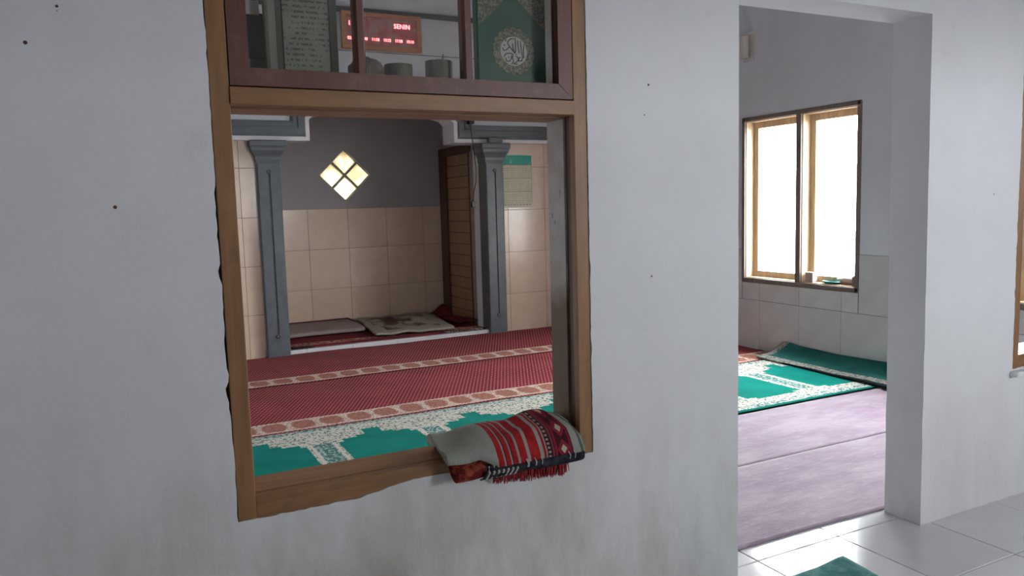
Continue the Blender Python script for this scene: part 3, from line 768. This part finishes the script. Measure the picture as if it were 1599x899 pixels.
# ------------------------------------------------------------------ text helper
def text(body, x, y, z, size, mt, parent, name='lettering', align='LEFT', depth=0.0008, sx=1.0):
    cu = bpy.data.curves.new(name, 'FONT'); cu.body = body; cu.size = size; cu.extrude = depth; cu.align_x = align
    cu.space_character = 1.05; cu.materials.append(mt)
    tmp = bpy.data.objects.new(name, cu); C.objects.link(tmp); bpy.context.view_layer.update()
    me = bpy.data.meshes.new_from_object(tmp.evaluated_get(bpy.context.evaluated_depsgraph_get())); me.name = name
    bpy.data.objects.remove(tmp)
    o = bpy.data.objects.new(name, me); C.objects.link(o); o['kind'] = 'stuff'; o.rotation_euler = (pi / 2, 0, 0); o.scale = (sx, 1, 1)
    o.parent = parent; o.location = Vector((x, y, z)) - wloc(parent); return o
# LED prayer clock
ck = empty('digital_clock', (2.235, YB - 0.03, 2.66)); tag(ck, 'wooden framed red digital prayer clock high on the far wall', 'clock')
M['clockwood'] = woodm('orange_frame_wood', (0.42, 0.20, 0.11), stretch=(1, 10, 10))
bm = bmesh.new()
cx0, cx1, cz0, cz1 = 1.868, 2.600, 2.665, 2.985
for r in (rect(cx0, cx1, cz0, cz0 + .035), rect(cx0, cx1, cz1 - .035, cz1), rect(cx0, cx0 + .04, cz0 + .035, cz1 - .035), rect(cx1 - .04, cx1, cz0 + .035, cz1 - .035)): prism(bm, r, XZ, YB - 0.06, YB - 0.012)
obj('frame', bm, M['clockwood'], ck)
mt = Mat('clock_face_led_haze', 0.25); mt.base(mt.mix((0.42, 0.13, 0.13), (0.40, 0.24, 0.24), mt.noise(9, 3).ramp(0.4, 0.6)))  # red haze of the LEDs painted into the face colour
obj('face', B(cx0 + .038, cx1 - .038, YB - 0.045, YB - 0.015, cz0 + .033, cz1 - .033), mt.m, ck)
mt = Mat('led_red'); mt.base((0.1, 0.0, 0.0)); mt.b.inputs['Emission Color'].default_value = (1, 0.13, 0.14, 1); mt.b.inputs['Emission Strength'].default_value = 10.0
led = mt.m
yt = YB - 0.0465
text('10 50', 1.925, yt, 2.868, 0.056, led, ck, sx=0.95); text('SENIN', 2.345, yt, 2.868, 0.056, led, ck, sx=0.95)
for i, s in enumerate(('03:51', '11:48', '11:58', '15:22', '17:58', '19:10')):
    text(s, 1.918 + i * 0.108, yt, 2.748, 0.034, led, ck, sx=0.9)
mt2 = plain('clock_caption', (0.45, 0.25, 0.24))
bm = bmesh.new()
for (a, b, z) in ((1.92, 2.05, 2.925), (2.37, 2.48, 2.925)): box(bm, a, b, yt - 0.0004, yt + 0.001, z, z + 0.008)
for i in range(6): box(bm, 1.925 + i * 0.108, 1.985 + i * 0.108, yt - 0.0004, yt + 0.001, 2.785, 2.792)
tag(obj('caption', bm, mt2, ck), kind='stuff')

# small speaker and cable over the right pilaster
sp = obj('speaker_box', B(3.02, 3.08, YB - 0.115, YB - 0.055, 2.035, 2.09, bev=0.008), M['black']); tag(sp, 'small black box fixed to the moulding above the right pilaster', 'speaker')
bm = bmesh.new()
pts = [(3.05, YB - 0.08, 2.04), (3.055, YB - 0.085, 1.95), (3.06, YB - 0.09, 1.88), (3.07, YB - 0.10, 1.75), (3.085, YB - 0.10, 1.62), (3.10, YB - 0.06, 1.50), (3.12, YB + 0.05, 1.40), (3.10, YB + 0.03, 1.30)]
tube(bm, pts, 0.0045, 6)
bm2 = bm
cb = obj('cable', bm2, M['black']); tag(cb, 'thin black cable hanging beside the right pilaster', 'cable')
obj('plug', B(3.08, 3.12, YB + 0.01, YB + 0.05, 1.25, 1.31, bev=0.006), M['black'], cb)
ds = obj('junction_box', B(3.22, 3.36, YB - 0.125, YB - 0.06, 1.862, 1.908, bev=0.005), M['slate']); tag(ds, 'dark grey block lying on top of the right pilaster', 'box')
# wall lamp on right wall
lm = empty('wall_lamp', (XR, 3.02, 2.37)); tag(lm, 'cream wall lamp box high on the right wall', 'lamp')
obj('back_plate', B(XR - 0.012, XR, 2.955, 3.075, 2.365, 2.585, bev=0.003), M['cream'], lm)
bm = bmesh.new(); lathe(bm, [(0.030, 0.0), (0.036, 0.01), (0.036, 0.16), (0.028, 0.175)], XR - 0.05, 3.02, 20, True, 'z', 2.385); obj('shade', bm, M['cream'], lm, smooth=False)
# things on the window sill
zs_ = WZ0 + 0.032 + 0.006
xc = XR + 0.045
o = obj('soap_box', B(xc - 0.03, xc + 0.02, 2.36, 2.435, zs_, zs_ + 0.078, bev=0.008), plain('beige_card', (0.42, 0.33, 0.30))); tag(o, 'small beige box standing on the sill beside the mullion', 'box')
bm = bmesh.new(); lathe(bm, [(0.045, 0.0), (0.075, 0.010), (0.085, 0.018), (0.080, 0.020), (0.05, 0.006)], xc - 0.0, 2.21, 20, True, 'z', zs_)
for v in bm.verts: v.co.x = xc + (v.co.x - xc) * 0.45
o = obj('dish', bm, plain('teal_plastic', (0.02, 0.16, 0.16), 0.4)); tag(o, 'small teal dish lying on the window sill', 'dish')
bm = bmesh.new(); tube(bm, [(xc + 0.015, 2.17, zs_ + 0.034), (xc + 0.02, 2.10, zs_ + 0.040), (xc + 0.02, 2.04, zs_ + 0.034), (xc + 0.018, 2.02, zs_ + 0.026)], [0.012, 0.022, 0.026, 0.024], 8)
o = obj('cloth_roll', bm, plain('pinkish_cloth', (0.50, 0.40, 0.36)), smooth=True); tag(o, 'pale rolled cloth lying on the sill behind the dish', 'cloth')
tn = empty('tin_can', (xc - 0.005, 1.995, zs_)); tag(tn, 'dark tin with a torn rim at the near end of the sill', 'can')
bm = bmesh.new(); lathe(bm, [(0.024, 0), (0.025, 0.068), (0.022, 0.068), (0.021, 0.004)], xc - 0.005, 1.995, 18, True, 'z', zs_)
obj('body', bm, plain('dark_tin', (0.16, 0.13, 0.12), 0.4), tn)
obj('lid', B(xc - 0.025, xc + 0.012, 1.985, 2.0, zs_ + 0.068, zs_ + 0.078, bev=0.002), plain('pale_lid', (0.5, 0.48, 0.45)), tn)

# ------------------------------------------------------------------ things on the transom behind the glass
ZT = 1.5315
# green holy book
bk = empty('green_book', (0.995, 0.09, ZT)); tag(bk, 'large green book with a round gold and white emblem behind the right pane', 'book')
M['cover'] = plain('green_cover', (0.016, 0.085, 0.052), 0.45, 0.15, 8)
mt = Mat('gold_lattice', 0.5); k = mt.mix((0.26, 0.22, 0.16), (0.07, 0.09, 0.06), mt.noise(190, 3).ramp(0.45, 0.55)); mt.base(k); M['gold'] = mt.m
M['goldline'] = plain('gold_line', (0.28, 0.24, 0.16), 0.5)
yc0, yc1 = 0.078, 0.104
bx0, bx1, bz1 = 0.889, 1.094, ZT + 0.300
obj('front_cover', B(bx0, bx1, yc0, yc0 + 0.003, ZT, bz1, bev=0.001), M['cover'], bk)
obj('back_cover', B(bx0, bx1, yc1 - 0.003, yc1, ZT, bz1, bev=0.001), M['cover'], bk)
obj('pages', B(bx0 + 0.004, bx1 - 0.005, yc0 + 0.003, yc1 - 0.003, ZT + 0.004, bz1 - 0.004), plain('page_edges', (0.45, 0.42, 0.34), 0.8, 0.1, 3, stretch=(1, 90, 1)), bk)
obj('spine', B(bx0 - 0.003, bx0 + 0.004, yc0 + 0.001, yc1 - 0.001, ZT, bz1, bev=0.002), M['cover'], bk)
ec, er = (0.994, 1.668), 0.062
def disc(bm, pts, d0, d1): prism(bm, pts, XZ, d0, d1)
bm = bmesh.new(); ring = []
NP = 18
for i in range(NP * 8):
    a = 2 * pi * i / (NP * 8); rr = er * (0.90 + 0.11 * abs(sin(a * NP / 2)) ** 0.6)
    ring.append((ec[0] + rr * 1.02 * cos(a), ec[1] + rr * sin(a)))
disc(bm, ring, yc0 - 0.0006, yc0 + 0.0002); em = obj('rosette', bm, M['gold'], bk)
bm = bmesh.new()
for i in range(NP):
    a0 = 2 * pi * i / NP
    pts = [(ec[0] + er * 1.02 * (0.90 + 0.11 * abs(sin((a0 + 2 * pi / NP * t) * NP / 2)) ** 0.6) * cos(a0 + 2 * pi / NP * t), yc0 - 0.0008,
            ec[1] + er * (0.90 + 0.11 * abs(sin((a0 + 2 * pi / NP * t) * NP / 2)) ** 0.6) * sin(a0 + 2 * pi / NP * t)) for t in [q / 8 for q in range(9)]]
    tube(bm, pts, 0.0007, 4)
obj('petal_edge', bm, M['goldline'], em)
rc = 0.0385
bm = bmesh.new(); disc(bm, [(ec[0] + rc * 1.05 * cos(2 * pi * i / 48), ec[1] + rc * sin(2 * pi * i / 48)) for i in range(48)], yc0 - 0.0012, yc0 - 0.0006)
obj('white_disc', bm, plain('white_print', (0.55, 0.55, 0.53), 0.5, 0.04), em)
ST = [[(540, 445), (532, 520), (535, 600)], [(500, 410), (505, 480), (515, 560), (522, 605), (508, 640)], [(465, 400), (470, 470), (482, 545)], [(437, 378), (440, 450), (436, 540), (425, 552)],
      [(418, 385), (380, 390), (350, 420), (347, 450), (372, 482), (402, 520), (430, 552)], [(402, 445), (410, 500), (420, 545)], [(300, 462), (312, 472)],
      [(285, 500), (298, 530), (330, 522), (360, 492), (372, 480)], [(300, 602), (318, 574), (345, 560), (372, 558), (400, 566)], [(320, 618), (330, 650), (362, 652), (386, 622), (390, 588)],
      [(352, 606), (360, 606)], [(406, 570), (400, 612), (412, 650), (390, 682)], [(440, 588), (462, 600), (472, 622), (445, 658), (412, 676)], [(500, 640), (470, 640), (474, 606), (494, 600)], [(440, 570), (446, 566)], [(425, 682), (455, 680)], [(330, 400), (322, 420)]]
bm = bmesh.new()
kx, kz = rc / 150.0, rc / 170.0
for s in ST:
    p2 = [(ec[0] + (u - 417) * kx, ec[1] - (v - 533) * kz) for u, v in s]
    w = 0.00145
    for a, b in zip(p2, p2[1:]):
        a, b = Vector(a), Vector(b); t = (b - a).normalized(); n_ = Vector((-t.y, t.x)) * w; a2 = a - t * w * 0.7; b2 = b + t * w * 0.7
        prism(bm, [tuple(a2 + n_ * .8), tuple(b2 + n_), tuple(b2 - n_), tuple(a2 - n_ * .8)], XZ, yc0 - 0.0017, yc0 - 0.0011)
obj('calligraphy', bm, M['ink'], em)
for sgn in (-1, 1):
    bm = bmesh.new(); xo = bx0 + 0.002 if sgn < 0 else bx1 - 0.002
    pts = [(xo, bz1 - 0.002)] + [(xo - sgn * (0.098 - 0.098 * (t ** 1.25)), bz1 - 0.002 - 0.098 * t) for t in [q / 12 for q in range(13)]]
    disc(bm, pts, yc0 - 0.0006, yc0 + 0.0002); co = obj('corner_ornament', bm, M['gold'], bk)
    bm = bmesh.new(); tube(bm, [(p[0], yc0 - 0.0006, p[1]) for p in pts[1:]], 0.0009, 4); obj('ornament_edge', bm, M['goldline'], co)
# book of prayers standing open: page facing out
pb = empty('prayer_book', (0.44, 0.09, ZT)); tag(pb, 'worn grey-green book page of closely written lines behind the left pane', 'book')
mt = Mat('aged_page', 0.85, 0.1)
row = (mt.z / 0.0125); rf = row.frac()
wl = mt.noise(60, 5, 0.75, (1.1, 1, 0.5))
ink = inside(rf, 0.25, 0.68) * (wl + (mt.noise(220, 2, 0.6, (1, 1, 0.6)) - 0.5) * 0.8).gt(0.52) * inside(mt.x, -0.058, 0.056)
k = mt.mix((0.33, 0.345, 0.29), (0.26, 0.27, 0.23), mt.noise(8, 5).ramp(0.3, 0.7))
k = mt.mix(k, (0.055, 0.055, 0.05), ink * 0.62); k = mt.mix(k, (0.14, 0.145, 0.125), inside(mt.x, 0.052, 0.056).max(inside(mt.x, -0.064, -0.061)))
mt.base(k)
obj('page', B(0.383, 0.513, 0.0795, 0.083, ZT, ZT + 0.285, bev=0.001), mt.m, pb)
bm = bmesh.new()
prism(bm, [(0.341, 0.096), (0.343, 0.081), (0.350, 0.0765), (0.364, 0.0765), (0.3665, 0.080), (0.3665, 0.096)], lambda u, v, d: (u, v, d), ZT, ZT + 0.285)
obj('spine', bm, plain('pale_spine', (0.27, 0.285, 0.235), 0.7, 0.08), pb)
bm = bmesh.new(); prism(bm, [(0.3665, 0.083), (0.383, 0.083), (0.5135, 0.083), (0.5135, 0.099), (0.3665, 0.099)], lambda u, v, d: (u, v, d), ZT, ZT + 0.284)
obj('block', bm, plain('page_block', (0.13, 0.135, 0.115), 0.8, 0.2, 3, stretch=(1, 90, 1)), pb)
# dark picture behind the left corner
pc = empty('picture_card', (0.33, 0.13, ZT)); tag(pc, 'dark blue picture card leaning in the left corner behind the glass', 'picture')
mt = Mat('dark_photo', 0.4); k = mt.mix((0.022, 0.026, 0.038), (0.06, 0.06, 0.075), (mt.z * -1 + mt.noise(20, 3) * 0.1 + 0.12).ramp(0.0, 0.08))
k = mt.mix(k, (0.19, 0.21, 0.25), (mt.z + mt.noise(30, 3) * 0.02).lt(0.095)); mt.base(k)
obj('print', B(0.262, 0.362, 0.128, 0.132, ZT, ZT + 0.190), mt.m, pc)
obj('backing', B(0.258, 0.366, 0.132, 0.137, ZT, ZT + 0.194), M['black'], pc)
obj('white_strip', B(0.270, 0.338, 0.120, 0.123, ZT + 0.188, ZT + 0.22), plain('white_card', (0.5, 0.49, 0.46)), pc)
# cut bamboo cups and a crumpled cloth
M['bamboo'] = plain('grey_green_bamboo', (0.17, 0.165, 0.135), 0.7, 0.2, 14, stretch=(6, 6, 1))
for i, (x, y, h, lab) in enumerate(((0.667, 0.085, 0.083, 'shorter grey-green cup behind the middle pane, next to the crumpled cloth'), (0.777, 0.085, 0.098, 'taller grey-green cup with a thin stick behind the middle pane'))):
    bm = bmesh.new(); prof = [(0.034, 0), (0.035, 0.03), (0.0355, h), (0.031, h), (0.030, 0.006)]
    lathe(bm, prof, x, y, 28, True, 'z', ZT)
    if i:
        cp = empty('cup', (x, y, ZT)); obj('body', bm, M['bamboo'], cp)
        bm = bmesh.new(); tube(bm, [(x + 0.002, y - 0.01, ZT + 0.007), (x + 0.004, y - 0.01, ZT + 0.09), (x + 0.008, y - 0.012, ZT + 0.115)], 0.0022, 6); obj('stick', bm, plain('pale_stick', (0.25, 0.22, 0.17)), cp)
    else: cp = obj('cup', bm, M['bamboo'], origin=(x, y, ZT))
    tag(cp, lab, 'cup', 'cups behind the middle pane')
bm = bmesh.new(); bmesh.ops.create_icosphere(bm, subdivisions=4, radius=1)
for v in bm.verts:
    n_ = 1 + 0.22 * mnoise.noise(v.co * 1.7) + 0.12 * mnoise.noise(v.co * 4.5)
    v.co = Vector((0.590 + v.co.x * 0.050 * n_, 0.085 + v.co.y * 0.030 * n_, max(ZT, ZT + 0.045 + v.co.z * 0.052 * n_ * (1 - 0.25 * v.co.x))))
o = obj('crumpled_cloth', bm, plain('grey_cloth', (0.21, 0.18, 0.165), 0.9, 0.35, 30), origin=(0.59, 0.085, ZT), smooth=True); tag(o, 'crumpled grey cloth on the transom behind the middle pane', 'cloth')

# ------------------------------------------------------------------ folded woven blanket on the sill
bl = empty('folded_blanket', (0.91, 0.02, 0.593)); tag(bl, 'folded grey woven blanket with red stripes and fringe on the window sill', 'blanket')
mt = Mat('woven_blanket', 0.95, 0.1)
x = mt.x; 
grey = mt.mix((0.235, 0.245, 0.215), (0.30, 0.31, 0.275), mt.noise(12, 4).ramp(0.3, 0.7))
redc = mt.mix((0.23, 0.010, 0.014), (0.34, 0.022, 0.022), mt.noise(30, 3).ramp(0.3, 0.7))
dkc = mt.mix((0.035, 0.008, 0.014), (0.07, 0.012, 0.02), mt.noise(40, 3).ramp(0.3, 0.7))
def bl_x(px): return 0.715 + (px - 690) * 0.385 / 210 - 0.91
k = mt.mix(grey, redc, inside(x, bl_x(757), bl_x(834)))
for a, b in ((766, 768.2), (776.5, 778.8), (788, 791.5), (803, 808), (824, 830)): k = mt.mix(k, grey, inside(x, bl_x(a), bl_x(b)))
for a, b in ((768.2, 769.6), (778.8, 780.2)): k = mt.mix(k, dkc, inside(x, bl_x(a), bl_x(b)))
k = mt.mix(k, dkc, inside(x, bl_x(836), bl_x(879)))
ph = (mt.y * 9 + mt.z * 26)
k = mt.mix(k, (0.30, 0.27, 0.22), inside(x, bl_x(838), bl_x(842)) * (ph * 3.2).frac().lt(0.5))
k = mt.mix(k, (0.17, 0.06, 0.06), inside(x, bl_x(845), bl_x(847.5)))
k = mt.mix(k, (0.22, 0.015, 0.03), inside(x, bl_x(849), bl_x(853)).max(inside(x, bl_x(874), bl_x(877))))
dq_ = (((ph * 0.62).frac() - 0.5).abs() * 0.045 + (x - bl_x(864)).abs())
k = mt.mix(k, (0.20, 0.02, 0.03), dq_.lt(0.021)); k = mt.mix(k, (0.40, 0.37, 0.27), dq_.lt(0.0095))
k = mt.mix(k, (0.09, 0.11, 0.10), inside(x, bl_x(892), bl_x(897)))
mt.base(k).bump(mt.noise(260, 2, 0.5, (1, 1, 1)) + (x * 900).sin() * 0.15, 0.5, 0.0025); M['blanket'] = mt.m
def smooth_loop(pts, sub=5, closed=False):
    out = []; n = len(pts)
    rng = range(n) if closed else range(n - 1)
    g = (lambda i: Vector(pts[i % n])) if closed else (lambda i: Vector(pts[max(0, min(n - 1, i))]))
    for i in rng:
        p0, p1, p2, p3 = g(i - 1), g(i), g(i + 1), g(i + 2)
        for s in range(sub):
            t = s / sub
            out.append(0.5 * ((2 * p1) + (p2 - p0) * t + (2 * p0 - 5 * p1 + 4 * p2 - p3) * t * t + (3 * p1 - p0 - 3 * p2 + p3) * t ** 3))
    if not closed: out.append(g(n - 1))
    return out
def sweep(sec, x0, x1, nx, wob, shape=None, th=None):
    """closed cross-section (y,z) swept along x"""
    bm = bmesh.new(); rings = []
    for i in range(nx + 1):
        t = i / nx; ring = []
        for p in sec:
            y, z = p
            if shape: y, z = shape(t, y, z)
            w = wob * mnoise.noise(Vector((t * 5, y * 14, z * 14)))
            dx = 0.012 * mnoise.noise(Vector((y * 18, z * 18, 4)))
            xx = x0 + (x1 - x0) * t + dx + skew(y, z)
            ring.append(bm.verts.new((xx, y + w * 0.5, z + w)))
        rings.append(ring)
    n = len(sec)
    for a, b in zip(rings, rings[1:]):
        for k in range(n): bm.faces.new((a[k], a[(k + 1) % n], b[(k + 1) % n], b[k]))
    for r in (rings[0][::-1], rings[-1]):
        c = bm.verts.new(sum((v.co for v in r), Vector()) / n)
        for k in range(n): bm.faces.new((r[k], r[(k + 1) % n], c))
    return bm
def skew(y, z): return max(0, y) * 0.16
outer_s = [(0.128, 0.604), (0.136, 0.632), (0.112, 0.662), (0.06, 0.674), (0.0, 0.668), (-0.045, 0.650), (-0.066, 0.622), (-0.067, 0.598)]
# outer layer is a bent sheet: outline + inner offset
def layer(out, th):
    o = smooth_loop(out, 5); inn = []
    for i, p in enumerate(o):
        a = o[max(i - 1, 0)]; b = o[min(i + 1, len(o) - 1)]; t = (b - a).normalized(); n_ = Vector((t.y, -t.x))
        c = Vector((0.03, 0.6)); n_ = n_ if n_.dot(c - p) > 0 else -n_
        inn.append(p + n_ * th)
    return [tuple(p) for p in o] + [tuple(p) for p in reversed(inn)]
def shp(t, y, z):
    k_ = 0.57 + 0.28 * min(1, t / 0.62) + 0.06 * sin(t * pi) - 1.6 * max(0, t - 0.86)
    q_ = max(0.0, min(1.0, (t - 0.22) / 0.18)); f_ = max(0.0, min(1.0, (-y - 0.02) / 0.04))
    return y - 0.014 * q_ * f_, 0.597 + (z - 0.597) * k_ + 0.003 * sin(t * 9) - 0.026 * q_ * f_ * f_
obj('outer_layer', sweep(layer(outer_s, 0.010), 0.700, 1.098, 70, 0.010, shp), M['blanket'], bl, smooth=True)
mid = [(0.116, 0.606), (0.122, 0.628), (0.10, 0.645), (0.05, 0.654), (0.0, 0.648), (-0.038, 0.628), (-0.054, 0.602), (-0.055, 0.578)]
mt = Mat('red_brown_weave', 0.95, 0.1)
k = mt.mix((0.10, 0.010, 0.012), (0.28, 0.06, 0.03), mt.noise(28, 4).ramp(0.45, 0.6)); k = mt.mix(k, (0.015, 0.012, 0.016), mt.noise(14, 3).ramp(0.5, 0.56)); mt.base(k).bump(mt.noise(200, 2), 0.4); M['redweave'] = mt.m
o = obj('inner_layer', sweep(layer(mid, 0.012), 0.712, 1.088, 40, 0.008, shp), M['redweave'], bl, smooth=True); tag(o, 'dark red inner fold')
core = [(0.10, 0.606), (0.10, 0.622), (0.04, 0.634), (-0.02, 0.622), (-0.035, 0.603), (0.03, 0.600)]
obj('core_fold', sweep([tuple(p) for p in smooth_loop(core, 4, True)], 0.72, 1.11, 30, 0.006, shp), M['redweave'], bl, smooth=True)
# lower folds lying on the rail and drooping over its edge
low1 = [(0.12, 0.596), (0.12, 0.606), (0.02, 0.607), (-0.03, 0.600), (-0.060, 0.590), (-0.074, 0.578), (-0.070, 0.564), (-0.050, 0.562), (-0.028, 0.575), (-0.008, 0.595)]
obj('lower_fold', sweep([tuple(p) for p in smooth_loop(low1, 3, True)], 0.722, 1.098, 40, 0.005, lambda t, y, z: (y, z - 0.006 * (1 - t))), M['redweave'], bl, smooth=True)
mt = Mat('navy_edge', 0.9, 0.1); k = mt.mix((0.012, 0.013, 0.020), (0.035, 0.036, 0.045), mt.noise(40, 3).ramp(0.4, 0.6)); mt.base(k).bump(mt.noise(150, 2), 0.5)
band = [(-0.020, 0.575), (-0.078, 0.583), (-0.085, 0.572), (-0.080, 0.560), (-0.060, 0.552), (-0.010, 0.560)]
o = obj('edge_band', sweep([tuple(p) for p in smooth_loop(band, 3, True)], 0.81, 1.096, 40, 0.004, lambda t, y, z: (y, z - 0.002)), mt.m, bl, smooth=True); tag(o, 'black edge band')
bm = bmesh.new(); rr = random.Random(4)
for i in range(280):
    x = 0.85 + 0.225 * i / 280 + rr.uniform(-.002, .002); L = 0.034 + 0.016 * (x - 0.85) / 0.235 + rr.uniform(-.008, .006); y = rr.uniform(-0.03, -0.010)
    tube(bm, [(x, y, 0.562), (x + rr.uniform(-.002, .002), y - 0.002, 0.555 - L * 0.5), (x + rr.uniform(-.004, .004), y, 0.552 - L)], [0.0022, 0.0019, 0.0010], 4)
o = obj('fringe', bm, plain('red_fringe', (0.26, 0.018, 0.024), 0.9, 0.25, 60), bl); tag(o, 'red hanging fringe', kind='stuff')
bm = bmesh.new(); bm_b = bmesh.new()
for i in range(15):
    x = 0.795 + i * 0.0068
    t_ = bm if i % 2 else bm_b
    tube(t_, [(x + 0.010, -0.074, 0.585), (x + 0.005, -0.086, 0.572), (x, -0.078, 0.557), (x - 0.003, -0.060, 0.548)], [0.0024, 0.0038, 0.0038, 0.0022], 6)
for i in range(6):
    x = rr.uniform(0.9, 1.1); tube(bm, [(x, -0.079, 0.588), (x + 0.002, -0.088, 0.578), (x + 0.001, -0.086, 0.568)], 0.0016, 5)
o = obj('tassel', bm, plain('white_tassel', (0.42, 0.40, 0.37), 0.9), bl); tag(o, 'white tassels', kind='stuff'); o = obj('tassel', bm_b, M['black'], bl); tag(o, 'black tassels', kind='stuff')
